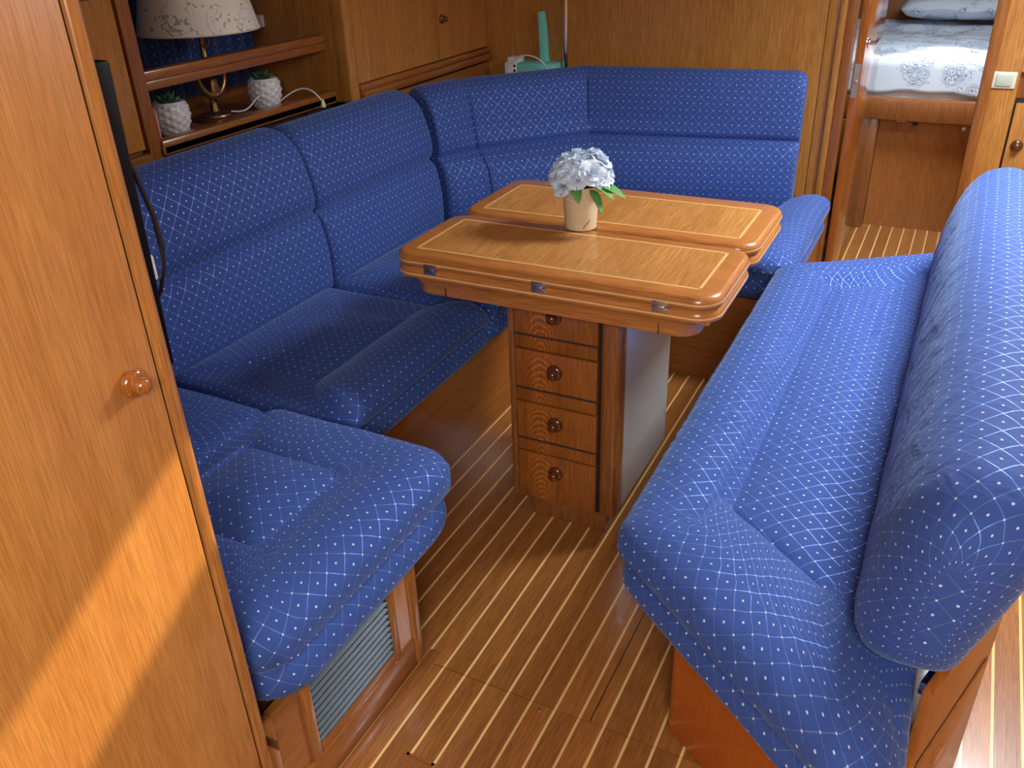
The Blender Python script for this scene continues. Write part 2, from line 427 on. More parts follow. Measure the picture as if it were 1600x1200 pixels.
# ------------------------------------------------------------------ the shell
PITCH = 0.05351; X0 = -0.6206
floor = sroot('floor')
MB().box(-2.5, 1.7, -1.3, 6.8, -.06, -.012).obj('subfloor', BLACK, floor)
def sole(i, y0, y1, xa=None, xb=None):
    x = X0+PITCH*i
    MB().box(x+.0028, x+PITCH-.0028, y0, y1, -.012, 0).obj('plank', SOLE, floor)
    MB().box(x-.0028, x+.0028, y0, y1, -.012, .0002).obj('holly_strip', HOLLY, floor)
for i in range(-11, 42):
    if i < -4: sole(i, 1.1, 4.60)
    elif i < 24:
        sole(i, -1.28, 1.1165); sole(i, 1.1185, 4.60)
    else: sole(i, -1.28, 3.60)
MB().box(-.4385, -.4365, 1.12, 1.60, -.001, .0005).obj('hatch_seam', BLACK, floor)
MB().box(-.835, -.808, .40, 1.15, -.01, .004).obj('edge_strip', TRIMY, floor, .002)
for x, y in ((-.543, 1.103), (-.442, 1.407), (-.422, 1.407)):
    MB().lathe((x, y, -.001), [(.0035, 0), (.0035, .0022), (.0015, .0028)], 12).obj('screw', STEEL, floor)
pr = MB()
for a in ((-.735, -.672, .893, .899), (-.735, -.672, .84, .846), (-.678, -.672, .84, .899), (-.735, -.729, .84, .899)): pr.box(*a, 0, .002)
pr.obj('lift_ring_frame', DRAWER, floor); BX(-.729, -.678, .846, .893, 0, .0007).obj('lift_ring_well', PED, floor)

HX0, HX1, HY0, HY1 = -.03, .80, 2.43, 2.82     # deck hatch
CREAM = plain('cream_headliner', s2l(222, 214, 200), .8)
c = MB(); ZC = 1.95
for a in ((-2.6, HX0, -1.4, 3.66), (HX1, 1.75, -1.4, 3.66), (HX0, HX1, HY1, 3.66), (HX0, HX1, -.35, HY0), (HX0, HX1, -1.4, -1.15), (HX0, HX0+.02, -1.15, -.35)): c.box(*a, ZC, ZC+.04)
ceil = struct(c.obj('ceiling', CREAM, smooth=False))
c = MB()
for a in ((-1.1, 1.4, 3.64, 6.16),): c.box(*a, 1.86, 1.99)
struct(c.obj('ceiling', CREAM, smooth=False))
hf = thing('deck_hatch_frame', 'white frame around the deck hatch in the headliner', 'hatch frame', (.385, 2.625, 1.95))
for a in ((HX0-.04, HX1+.04, HY0-.04, HY0), (HX0-.04, HX1+.04, HY1, HY1+.04), (HX0-.04, HX0, HY0, HY1), (HX1, HX1+.04, HY0, HY1)):
    BX(*a, 1.935, 1.95).obj('frame_side', WHITE, hf)
# hull side, aft and galley sides
struct(BX(-2.6, -2.42, -1.4, 3.66, -.05, 1.95).obj('wall_left', DARKW, smooth=False))
struct(BX(1.65, 1.75, -1.4, 3.66, -.05, 1.95).obj('wall_right', PANEL, smooth=False))
struct(MB().box(-2.6, 1.75, -1.4, -1.3, -.05, 1.95).obj('wall_near', PANEL, smooth=False))

YB = 3.60
bk = sroot('wall_back', (0, YB, 0))
BX(-2.42, -1.575, YB, YB+.04, 0, 1.95).obj('bulkhead_panel', PANEL, bk)
BX(-1.573, -.507, YB, YB+.04, 0, 1.95).obj('bulkhead_panel', PANEL, bk)
BX(-1.577, -1.571, YB+.004, YB+.03, 0, 1.95).obj('panel_joint', BLACK, bk)
BX(-.505, -.464, YB-.004, YB+.04, 0, 1.95).obj('stile', PANEL, bk, .002)
BX(.08, .165, YB, YB+.04, 0, 1.95).obj('bulkhead_panel', PANEL, bk)
BX(.165, 1.65, YB, YB+.04, .90, 1.95).obj('bulkhead_panel', PANEL, bk)
BX(.165, 1.65, YB+.02, YB+.04, 0, .90).obj('bulkhead_panel', DARKW, bk)
BX(-.505, .165, YB, YB+.06, 1.64, 1.95).obj('head_panel', PANEL, bk)
t1 = sroot('trim_1', (-.44, YB, 0))
MB().box(-.464, -.438, YB-.022, YB+.04, 0, 1.95).obj('moulding', PANEL, t1, .006)
MB().box(-.438, -.405, YB-.012, YB+.06, 0, 1.95).obj('jamb', PED, t1, .004)
t2 = sroot('trim_2', (.06, YB, 0))
MB().box(.045, .082, YB-.02, YB+.07, 0, 1.95).obj('jamb', TRIM, t2, .006)
# right-hand cupboard in the bulkhead with switch
cup = thing('bulkhead_cupboard', 'teak cupboard door with round knob in the bulkhead below the light switch', 'cupboard', (.4, YB, 0))
BX(.172, .60, YB-.004, YB+.016, .02, .795).obj('door', PANEL, cup, .003)
BX(.165, .61, YB+.012, YB+.018, .01, .81).obj('gap', BLACK, cup)
knob('knob', (.205, YB-.004, .649), '-Y', cup, .021)
cup2 = thing('upper_bulkhead_cupboard', 'upper teak cupboard door above the light switch', 'cupboard', (.4, YB, .93))
BX(.19, .60, YB-.008, YB, .935, 1.6).obj('door', PANEL, cup2, .003)
BX(.182, .61, YB-.003, YB, .925, 1.62).obj('gap', DRAWER, cup2)
sw = thing('light_switch', 'square pale green-white rocker light switch on the teak bulkhead', 'light switch', (.117, YB, .842))
MB().box(.079, .155, YB-.008, YB, .842, .899).obj('plate', plain('switch_plate', s2l(206, 214, 200), .4), sw, .006, seg=3)
MB().box(.091, .143, YB-.013, YB-.007, .851, .890).obj('rocker', plain('switch_rocker', s2l(186, 200, 182), .4), sw, .003)

# cabin door, swung open into the cabin
dr = sroot('door_1', (-.39, YB+.07, 0))
MB().box(-.398, -.366, YB+.075, YB+.72, .03, 1.62).obj('leaf', wood('door_gloss_teak', s2l(150, 84, 34), s2l(176, 106, 46), 'Z', .12, .9, .03), dr, .003)
BX(-.393, -.371, YB+.0735, YB+.0755, .77, .895).obj('lock_plate', STEEL, dr)
MB().lathe((-.382, YB+.0735, .83), [(.006, 0), (.006, .006), (.002, .008)], 12, '-Y').obj('latch_bolt', CHROME, dr)
MB().lathe((-.366, YB+.13, .965), [(.018, 0), (.018, .006), (.008, .008), (.008, .03), (.0005, .031)], 16, 'X').obj('handle_rose', CHROME, dr)
MB().tube([(-.338, YB+.13, .965), (-.336, YB+.16, .967), (-.336, YB+.24, .966)], .007).obj('lever', CHROME, dr)
for z in (.35, 1.5): BX(-.402, -.392, YB+.66, YB+.74, z, z+.08).obj('hinge', CHROME, dr)

# aft cabin shell
c = MB()
for a in ((-1.1, .32, -.05, 1.9), (.92, 1.4, -.05, 1.9), (.32, .92, -.05, 1.57), (.32, .92, 1.80, 1.9)): c.box(a[0], a[1], 6.12, 6.16, a[2], a[3])
struct(c.obj('wall_cabin_back', PED, smooth=False))
struct(BX(-1.1, -1.0, YB+.04, 6.16, -.05, 1.90).obj('wall_cabin_left', DARKW, smooth=False))
struct(BX(1.3, 1.4, YB+.04, 6.16, -.05, 1.90).obj('wall_cabin_right', DARKW, smooth=False))

# ------------------------------------------------------------------ aft cabin furniture
bed = thing('berth', 'built-in teak berth with a curved rail in the aft cabin', 'bed', (.2, 5.2, 0))
BX(-.335, 1.28, 4.54, 6.09, 0, .56).obj('base_panel', wood('berth_teak', s2l(162, 98, 44), s2l(188, 122, 60), 'Z', .32, .3, .02), bed)
poly = [(-.98, 4.455)]; 
for i in range(13): 
    t = i/12; poly.append((-.50+1.78*t, 4.455-.03*math.sin(t*PI)))
poly += [(1.28, 4.478), (-.98, 4.478)]
MB().prism(poly, .535, .635).obj('rail', PED, bed, .006)
BX(-.98, -.40, 4.545, 6.09, .53, .56).obj('bunk_board', PED, bed)
MB().lathe((.03, 4.53, .50), [(.008, 0), (.010, .006), (.007, .014), (.001, .016)], 14, '-Y').obj('button_catch', WHITE, bed)
BX(-.19, -.165, 4.515, 4.54, .505, .535).obj('latch', BLACK, bed)
BX(-.26, -.22, 4.522, 4.54, .515, .53).obj('hinge', STEEL, bed)
side = thing('cabin_step_locker', 'dark teak step locker with an open recess beside the berth', 'locker', (-.68, 4.4, 0))
BX(-.98, -.42, 4.30, 4.53, 0, .20).obj('lower_box', PED, side, .004)
BX(-.98, -.40, 4.31, 4.53, .28, .30).obj('shelf', BLACK, side)
BX(-.98, -.43, 4.42, 4.53, .30, .53).obj('upper_box', DARKW, side, .004)
BX(-.42, -.336, 4.47, 4.54, 0, .535).obj('corner_stile', PED, side, .004)
def bedcloth():
    if 'bed' in MATS: return MATS['bed']
    q = NT('blue_flowered_bedspread'); b = q.b; tc = q.n('ShaderNodeTexCoord')
    v = q.n('ShaderNodeTexVoronoi', i_Scale=9.0, i_Randomness=.9); n0 = q.n('ShaderNodeTexNoise', i_Scale=22.0, i_Detail=2.0)
    q.l(tc.outputs['Object'], n0.inputs['Vector'])
    va = q.n('ShaderNodeVectorMath', operation='MULTIPLY_ADD'); q.l(n0.outputs['Color'], va.inputs[0]); va.inputs[1].default_value = (.09,)*3; q.l(tc.outputs['Object'], va.inputs[2])
    q.l(va.outputs[0], v.inputs['Vector'])
    w2 = q.math('SINE', q.math('MULTIPLY', v.outputs['Distance'], 78.0))
    inside = q.math('LESS_THAN', v.outputs['Distance'], .50)
    petal = q.math('MULTIPLY', q.math('GREATER_THAN', w2, .25), inside)
    n1 = q.n('ShaderNodeTexNoise', i_Scale=9.0, i_Detail=3.0); q.l(tc.outputs['Object'], n1.inputs['Vector'])
    brk = q.n('ShaderNodeMapRange', i_1=.30, i_2=.44); q.l(n1.outputs['Fac'], brk.inputs[0])
    col = q.mix(q.math('MULTIPLY', q.math('MULTIPLY', petal, brk.outputs[0]), .75), s2l(196, 208, 222), s2l(84, 102, 140))
    q.l(col, b.inputs['Base Color']); b.inputs['Roughness'].default_value = .9
    MATS['bed'] = q.m; return q.m
m = MB().box(-.96, 1.26, 4.50, 6.08, .565, .73); mt = m.obj('mattress', plain('white_ticking', s2l(225, 226, 224), .9), None, .03); tag(mt, 'white mattress lying on the berth under the bedspread', 'mattress')
m = MB(); nx, ny = 90, 100
for j in range(ny+1):
    for i in range(nx+1):
        x = -.965+2.23*i/nx; s = 1.70*j/ny
        drop = .124+.008*math.sin(x*9)+.004*math.sin(x*31)
        if s < drop: y = 4.482; z = .775-drop+s
        elif s < drop+.06: a = (s-drop)/.06*PI/2; y = 4.482+.04*(1-math.cos(a)); z = .775+.025*math.sin(a)-.0
        else: y = 4.522+(s-drop-.06); z = .80
        p = Vector((x*1.5, y*4.5, z*2)); f = max(0, min(1, (y-4.55)*3))
        z += .030*f*noise.noise(Vector((x*1.2, y*9, 0)))+.012*f*noise.noise(p*4)
        m.v.append(Vector((x, min(y, 6.08), z)))
for j in range(ny):
    for i in range(nx): a = j*(nx+1)+i; m.f.append((a, a+1, a+nx+2, a+nx+1))
sp = m.obj('bedspread', bedcloth()); tag(sp, 'rumpled pale blue bedspread printed with grey-blue flowers', 'bedspread')
sp.modifiers.new('thickness', 'SOLIDIFY').thickness = .012
def pillow(cx, cy, cz, w_, d_, h_):
    m = MB(); n = 18
    for sgn in (1, -1):
        for j in range(n+1):
            for i in range(n+1):
                u, v = 2*i/n-1, 2*j/n-1
                hgt = h_*((1-u**4)*(1-v**4))**.5
                k = 1-.06*(u*u*v*v)
                m.v.append(Vector((cx+u*w_/2*k, cy+v*d_/2*k, cz+sgn*hgt/2+.012*noise.noise(Vector((u*2, v*2, cx))))))
    N1 = (n+1)**2
    for j in range(n):
        for i in range(n):
            a = j*(n+1)+i; m.f.append((a, a+1, a+n+2, a+n+1)); m.f.append((N1+a, N1+a+n+1, N1+a+n+2, N1+a+1))
    return m.obj('pillow', bedcloth())
tag(pillow(-.12, 5.84, .893, .60, .40, .12), 'pale flowered pillow at the head of the bedspread', 'pillow')

# ------------------------------------------------------------------ wardrobe on the near left, television, cables
wd = thing('wardrobe', 'tall honey teak wardrobe with a flush door and round wooden knob', 'wardrobe', (-1.15, 0, 0))
BX(-1.75, -.828, -1.28, .63, 0, 1.95).obj('carcass', WARD, wd)
BX(-.83, -.82, -.10, .6275, .06, 1.90).obj('door', WARD, wd, .0015)
BX(-.829, -.8225, .6275, .6305, .0, 1.95).obj('door_gap', BLACK, wd)
MB().box(-.875, -.816, .6305, .652, 0, 1.95).obj('corner_post', wood('wardrobe_post', s2l(160, 102, 46), s2l(184, 124, 64), 'Z', .28, .35, .02), wd, .008, seg=3)
kb = knob('knob', (-.82, .590, .973), 'X', wd, .0185, wood('wardrobe_knob', s2l(150, 84, 34), s2l(178, 108, 48), 'Z', .14, .9, .02), .026)
BX(-1.75, -.8755, .63, .642, 0, 1.95).obj('end_panel', DARKW, wd)
tv = thing('television', 'thin black flat television on the end of the wardrobe facing the sofa', 'television', (-1.1, .69, .85))
MB().extr([(-1.42, .93), (-.880, .93), (-.862, 1.319), (-1.42, 1.319)], .672, .705, 'Y').obj('screen_body', TVB, tv, .004)
MB().extr([(-1.41, .945), (-.890, .945), (-.874, 1.31), (-1.41, 1.31)], .705, .7065, 'Y').obj('screen', plain('dark_glass', (.01, .01, .012), .08), tv)
MB().box(-1.2, -1.05, .642, .673, 1.05, 1.2).obj('bracket', TVB, tv)
MB().box(-.945, -.893, .7065, .724, 1.044, 1.078).obj('adapter', WHITE, tv, .003)
def bez(p0, p1, p2, p3, n=24):
    p0, p1, p2, p3 = map(Vector, (p0, p1, p2, p3))
    return [p0*(1-t)**3+p1*3*t*(1-t)**2+p2*3*t*t*(1-t)+p3*t**3 for t in [i/n for i in range(n+1)]]
BC = plain('black_cable', (.02, .022, .026), .2)
for k in range(2):
    pts = [(-.95+.004*k, .712, 1.245), (-.914+.004*k, .722, 1.226), (-.892, .724, 1.185), (-.877+.003*k, .724, 1.13), (-.876+.003*k, .724, 1.09), (-.880, .724, 1.062), (-.893, .722, 1.029), (-.913, .718, 1.002), (-.95, .712, .97)]
    MB().tube(pts, .0028, 8).obj('cable', BC, tv)

# ------------------------------------------------------------------ hull-side joinery: shelf, lockers
XS = -2.02
sh = thing('hull_shelf', 'open teak shelf with a raised rail holding the anchor lamp', 'shelf', (-2.2, 2.15, .84))
BX(-2.40, -2.0, 1.74, 2.56, .875, .893).obj('shelf_board', PANELY, sh)
MB().box(-2.045, -2.0, 1.742, 2.555, .868, .912).obj('shelf_fiddle', TRIMY, sh, .008)
MB().box(-2.05, -2.018, 1.742, 2.555, 1.046, 1.070).obj('rail_lower_lip', TRIMY, sh, .0025)
MB().box(-2.06, -2.022, 1.742, 2.555, 1.070, 1.096).obj('rail', TRIMY, sh, .0035)
BX(-2.42, -2.38, 1.745, 2.559, .86, 1.95).obj('back_lining', DARKW, sh)
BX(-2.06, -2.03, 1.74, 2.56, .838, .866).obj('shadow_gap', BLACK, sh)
BX(-2.10, -1.97, 1.745, 2.552, .60, .84).obj('backrest_support', PANELY, sh)
pst = MB().box(-2.07, -2.008, 1.700, 1.744, .82, 1.95).obj('upright', TRIM, sh, .004)
lk = thing('hanging_locker', 'plain teak locker door on the hull side left of the lamp shelf', 'locker', (-2.2, 1.4, .84))
BX(-2.40, -2.03, .70, 1.698, .84, 1.95).obj('carcass', DARKW, lk)
MB().box(-2.03, -2.012, 1.05, 1.692, .90, 1.288).obj('door', PANEL, lk, .002)
MB().box(-2.03, -2.012, 1.05, 1.692, 1.30, 1.90).obj('upper_door', PANEL, lk, .002)
MB().box(-2.03, -2.000, .90, 1.698, .845, .888).obj('bottom_rail', PANELY, lk, .004)
BX(-2.10, -1.97, .80, 1.698, .60, .843).obj('lower_fascia', PANELY, lk)
# side-deck locker
lo = thing('overhead_locker', 'projecting teak locker of vertical boards with a round knob and bottom moulding', 'locker', (-2.15, 3.08, .87))
BX(-2.40, -1.962, 2.60, 3.595, .885, 1.95).obj('carcass', DARKW, lo)
BX(-2.40, -1.985, 2.56, 2.60, .87, 1.95).obj('end_panel', PANEL, lo)
MB().box(-1.99, -1.930, 2.555, 2.605, .868, 1.95).obj('corner_post', PANEL, lo, .012, seg=3)
def boards(y0, y1, n, nm):
    d = MB().box(-1.962, -1.955, y0, y1, .925, 1.9).obj(nm, BLACK, lo)
    wdt = (y1-y0)/n
    for i in range(n): MB().box(-1.955, -1.944, y0+i*wdt+.0004, y0+(i+1)*wdt-.0004, .925, 1.9).obj('board', PANEL, d, .0006, seg=1)
    return d
d1 = boards(2.607, 3.178, 6, 'door'); d2 = boards(3.184, 3.592, 4, 'door')
knob('knob', (-1.944, 3.215, 1.077), 'X', d2, .018)
MB().box(-1.965, -1.928, 2.607, 3.595, .900, .922).obj('moulding', PANELY, lo, .005)
MB().box(-1.965, -1.915, 2.607, 3.595, .872, .900).obj('moulding', TRIMY, lo, .007)
BX(-1.97, -1.94, 2.56, 3.6, .60, .86).obj('lower_fascia', PANELY, lo)

cur = MB(); nn = 70
for j in range(2):
    for i in range(nn+1):
        y = 1.765+.785*i/nn; z = (.93, 1.9)[j]
        cur.v.append(Vector((-2.352+.010*math.sin(i*1.1)+(0 if j == 0 else -.01), y, z)))
for i in range(nn): cur.f.append((i, i+1, nn+2+i, nn+1+i)); cur.uv += [(i*.014, 0), (i*.014+.014, 0), (i*.014+.014, .97), (i*.014, .97)]
co = cur.obj('curtain', FAB); co.modifiers.new('thickness', 'SOLIDIFY').thickness = .004
tag(co, 'dark blue dotted curtain hanging behind the lamp', 'curtain')
MB().box(-2.325, -2.285, 2.546, 2.5595, 1.115, 1.155).obj('socket', WHITE, None, .003)
so = bpy.data.objects['socket']; so.name = 'wall_socket'; tag(so, 'tiny white socket on the locker end panel beside the curtain', 'socket')

# lamp
la = thing('anchor_lamp', 'table lamp with brass anchor stem and parchment chart shade', 'lamp', (-2.14, 2.10, .893))
c = (-2.14, 2.10, .893)
MB().lathe(c, [(.068, 0), (.070, .004), (.066, .010), (.05, .013), (.048, .018), (.030, .020), (.014, .026), (.011, .05)], 32).obj('foot', BRASS, la)
MB().lathe((c[0], c[1], c[2]+.045), [(.010, 0), (.010, .10), (.014, .105), (.010, .11), (.008, .26), (.012, .262), (.012, .275), (.006, .28), (.006, .33)], 16).obj('stem', BRASS, la)
an = MB()
for s in (1, -1):
    pts = bez((c[0]+.012, c[1], c[2]+.075), (c[0]+.012, c[1]+s*.03, c[2]+.075), (c[0]+.012, c[1]+s*.055, c[2]+.10), (c[0]+.012, c[1]+s*.058, c[2]+.145), 12)
    an.tube(pts, [.013-.006*i/12 for i in range(13)], 8)
    y = c[1]+s*.058; z = c[2]+.135
    an.extr([(y-.018, z), (y+.018, z), (y, z+.028)], c[0]+.006, c[0]+.020, 'X')
an.extr([(c[1]-.018, c[2]+.09), (c[1], c[2]+.055), (c[1]+.018, c[2]+.09), (c[1]+.012, c[2]+.125), (c[1]-.012, c[2]+.125)], c[0]+.004, c[0]+.022, 'X')
an.obj('anchor', BRASS, la, .002)
MB().tube([(c[0]+.012, c[1]+.016*math.cos(a), c[2]+.235+.016*math.sin(a)) for a in [i*2*PI/16 for i in range(17)]], .003, 6).obj('shackle', BRASS, la)
def shade_mat():
    q = NT('parchment_chart'); b = q.b; tc = q.n('ShaderNodeTexCoord')
    n1 = q.n('ShaderNodeTexNoise', i_Scale=9.0, i_Detail=4.0, i_Distortion=1.0); q.l(tc.outputs['Object'], n1.inputs['Vector'])
    ln = q.math('LESS_THAN', q.math('ABSOLUTE', q.math('SUBTRACT', n1.outputs['Fac'], .52)), .006)
    v = q.n('ShaderNodeTexNoise', i_Scale=75.0, i_Detail=1.0); q.l(tc.outputs['Object'], v.inputs['Vector'])
    n2 = q.n('ShaderNodeTexNoise', i_Scale=14.0); q.l(tc.outputs['Object'], n2.inputs['Vector'])
    sp = q.math('MULTIPLY', q.math('GREATER_THAN', v.outputs['Fac'], .62), q.math('GREATER_THAN', n2.outputs['Fac'], .5))
    f = q.math('MULTIPLY', q.math('MAXIMUM', ln, sp), .6)
    col = q.mix(n2.outputs['Fac'], s2l(222, 220, 204), s2l(242, 240, 226))
    q.l(q.mix(f, col, s2l(92, 96, 90)), b.inputs['Base Color']); b.inputs['Roughness'].default_value = .7
    return q.m
m = MB(); sg = 56
zs = [(.182, 1.158), (.182, 1.162), (.125, 1.40), (.122, 1.40), (.179, 1.160)]
for r, z in zs:
    for i in range(sg): a = 2*PI*i/sg; m.v.append(Vector((c[0]+r*math.cos(a), c[1]+r*math.sin(a), z)))
for j in range(5):
    for i in range(sg): k = (j+1) % 5; m.f.append((j*sg+i, j*sg+(i+1) % sg, k*sg+(i+1) % sg, k*sg+i))
shd = m.obj('shade', shade_mat(), la)
MB().tube([(c[0]+.183*math.cos(a), c[1]+.183*math.sin(a), 1.160) for a in [i*2*PI/56 for i in range(57)]], .0022, 6).obj('shade_trim', plain('shade_edging', s2l(196, 194, 182), .6), shd)
for k in range(3):
    a = k*2*PI/3+.4; MB().tube([(c[0], c[1], 1.215), (c[0]+.165*math.cos(a), c[1]+.165*math.sin(a), 1.235)], .0018, 6).obj('shade_spoke', BRASS, la)
MB().tube(bez((-2.10, 2.13, .915), (-2.06, 2.18, .90), (-2.08, 2.2, .93), (-2.07, 2.24, .945), 10), .0022, 6).obj('flex', WHITE, la)

# pineapple planters
PW = plain('white_ceramic', s2l(214, 218, 224), .32); GREEN = plain('succulent_green', s2l(42, 84, 48), .5)
def planter(x, y, z, label):
    t = thing('planter', label, 'planter', (x, y, z), 'white pineapple planters on the lamp shelf')
    m = MB(); nu, nv = 72, 26; R = .052; Ht = .098
    for j in range(nv+1):
        h = j/nv; r = R*(.66+.34*math.sin(min(1, h*1.55)*PI/2)) if h < .55 else R*(1.0-.16*((h-.55)/.45)**2)
        for i in range(nu):
            u = i/nu*9; v = h*4.2
            p, q_ = (u+v) % 1, (u-v) % 1
            k = min(min(p, 1-p), min(q_, 1-q_))*2
            b = .0055*min(1, k*1.3)*(1 if .05 < h < .93 else 0)
            a = 2*PI*i/nu; m.v.append(Vector((x+(r+b)*math.cos(a), y+(r+b)*math.sin(a), z+Ht*h)))
    for j in range(nv):
        for i in range(nu): m.f.append((j*nu+i, j*nu+(i+1) % nu, (j+1)*nu+(i+1) % nu, (j+1)*nu+i))
    m.f.append(tuple(range(nu))[::-1])
    k = len(m.v); rt = R*.76
    m.v += [Vector((x+rt*math.cos(2*PI*i/nu), y+rt*math.sin(2*PI*i/nu), z+Ht-.012)) for i in range(nu)]
    for i in range(nu): m.f.append((nv*nu+i, nv*nu+(i+1) % nu, k+(i+1) % nu, k+i))
    m.obj('pot', PW, t)
    MB().lathe((x, y, z+Ht-.02), [(.001, 0), (.039, .001), (.039, .006), (.001, .010)], 20).obj('soil', plain('dark_soil', (.02, .016, .012), .9), t)
    rr = random.Random(int(y*100))
    for i in range(13):
        a = i*2.4; tilt = .25+.65*(i/13); L = .05*rr.uniform(.8, 1.15)
        d = Vector((math.cos(a)*math.sin(tilt), math.sin(a)*math.sin(tilt), math.cos(tilt)))
        pts = [Vector((x, y, z+Ht-.018))+d*L*s+Vector((0, 0, -.012*s*s*tilt)) for s in (0, .25, .5, .75, 1)]
        MB().tube(pts, [.005, .0075, .007, .0045, .0008], 6).obj('leaf', GREEN, t)
planter(-2.10, 1.885, .893, 'white pineapple-patterned pot next to the upright post and red booklet')
planter(-2.10, 2.30, .893, 'white pineapple-patterned pot next to the trailing white cable')
bk2 = thing('booklet', 'small red and white booklet leaning behind the planter by the post', 'booklet', (-2.10, 1.80, .893))
MB().box(-2.155, -2.052, 1.775, 1.787, .893, .995).obj('cover', plain('red_cover', s2l(176, 66, 60), .5), bk2, .001)
MB().box(-2.150, -2.0515, 1.787, 1.789, .90, .985).obj('label', plain('white_label', s2l(220, 214, 210), .5), bk2)
wc = thing('charging_cable', 'thin white cable with a plug trailing over the shelf edge', 'cable', (-2.0, 2.4, .9))
MB().tube(bez((-2.10, 2.36, .90), (-2.04, 2.42, .96), (-1.985, 2.40, .95), (-1.96, 2.415, .905), 16), .0026, 6).obj('wire', WHITE, wc)
MB().lathe((-1.957, 2.418, .880), [(.002, 0), (.009, .002), (.008, .012), (.004, .026), (.001, .028)], 12).obj('plug', plain('ivory_plug', s2l(220, 220, 186), .4), wc)

# post and teal gadget
ps = thing('support_post', 'slim polished steel post standing against the bulkhead joint', 'post', (-1.556, 3.575, .80))
MB().lathe((-1.556, 3.575, .80), [(.013, 0), (.013, 1.15)], 20).obj('tube', CHROME, ps)
TEAL = plain('teal_plastic', s2l(122, 216, 208), .45)
tg = thing('teal_appliance', 'turquoise plastic appliance with upright strap tucked behind the corner cushion', 'appliance', (-1.68, 3.55, .80))
MB().box(-1.755, -1.575, 3.50, 3.595, .80, .875).obj('body', TEAL, tg, .008)
m = MB().extr([(-1.672, .87), (-1.635, .87), (-1.643, 1.01), (-1.653, 1.075), (-1.68, 1.072)], 3.565, 3.59, 'Y'); m.obj('strap', TEAL, tg, .003)
wh = MB().box(-1.815, -1.752, 3.50, 3.57, .80, .875).obj('socket_block', WHITE, tg, .008)
MB().box(-1.805, -1.750, 3.51, 3.575, .872, .895).obj('socket_lid', WHITE, tg, .005)
MB().lathe((-1.764, 3.50, .862), [(.006, -.001), (.006, .001)], 10, '-Y').obj('socket_hole', BLACK, tg)
MB().lathe((-1.764, 3.50, .842), [(.006, -.001), (.006, .001)], 10, '-Y').obj('socket_hole', BLACK, tg)
MB().tube(bez((-1.775, 3.49, .868), (-1.73, 3.47, .935), (-1.60, 3.47, .93), (-1.575, 3.49, .804), 20), .0028, 6).obj('lead', WHITE, tg)
tgs = thing('corner_ledge', 'narrow teak ledge behind the corner backrest', 'ledge', (-1.75, 3.5, .78))
m = MB().prism([(-1.94, 3.01), (-1.85, 3.03), (-1.47, 3.47), (-1.45, 3.598), (-1.94, 3.598)], .775, .80); m.obj('board', PANELX, tgs, .003)
m = MB().prism([(-1.93, 3.03), (-1.86, 3.05), (-1.50, 3.48), (-1.48, 3.59), (-1.93, 3.59)], .321, .775); m.obj('plinth', DARKW, tgs)

# ------------------------------------------------------------------ sofa bases
ub = thing('sofa_base', 'varnished teak plinth under the long left seat and rear seat', 'sofa base', (-1.4, 2.2, 0))
BX(-1.95, -1.157, 1.294, 2.63, 0, .318).obj('long_front', BASEW, ub)
BX(-1.299, -1.157, 1.097, 1.294, 0, .276).obj('inner_corner', BASEW, ub)
BX(-1.95, -1.299, .66, 1.294, 0, .318).obj('corner_box', BASEW, ub)
BX(-1.95, -.42, 2.63, 3.58, 0, .320).obj('rear_front', PANELX, ub)
BX(-1.299, -.9005, .66, 1.097, 0, .276).obj('return_box', BASEW, ub)
vb = thing('vent_panel', 'teak end unit with a grey louvred vent under the short seat', 'vent panel', (-.85, .9, 0))
BX(-.86, -.842, .658, .69, .0, .277).obj('stile', TRIM, vb, .003)
BX(-.86, -.845, .69, .760, .03, .277).obj('panel', PANELY, vb)
BX(-.86, -.838, .760, .783, .06, .277).obj('frame_stile', TRIM, vb, .003)
BX(-.86, -.838, 1.030, 1.050, .06, .277).obj('frame_stile', TRIM, vb, .003)
BX(-.86, -.842, 1.05, 1.098, .03, .277).obj('panel', wood('vent_panel_teak', s2l(170, 102, 40), s2l(196, 128, 58), 'Z', .3, .3, .03), vb)
MB().box(-.90, -.834, 1.098, 1.130, 0, .277).obj('corner_post', TRIM, vb, .010, seg=3)
BX(-.86, -.838, .783, 1.030, .078, .103).obj('frame_rail', TRIMY, vb, .003)
BX(-.86, -.838, .783, 1.030, .262, .277).obj('frame_rail', TRIMY, vb, .003)
BX(-.86, -.836, .658, 1.098, .0, .078).obj('skirting', TRIMY, vb, .004)
BX(-.862, -.860, .783, 1.03, .10, .27).obj('vent_back', BLACK, vb)
for i in range(9):
    z = .104+i*.0168
    MB().extr([(-.859, z+.012), (-.843, z-.001), (-.839, z), (-.839, z+.004), (-.858, z+.0150)], .784, 1.029, 'Y').obj('slat', GREYM, vb)
tag(BX(-.90, -.80, .6535, .6555, .255, .276).obj('brass_strip', BRASS), 'little brass strip between wardrobe and short seat', 'strip')

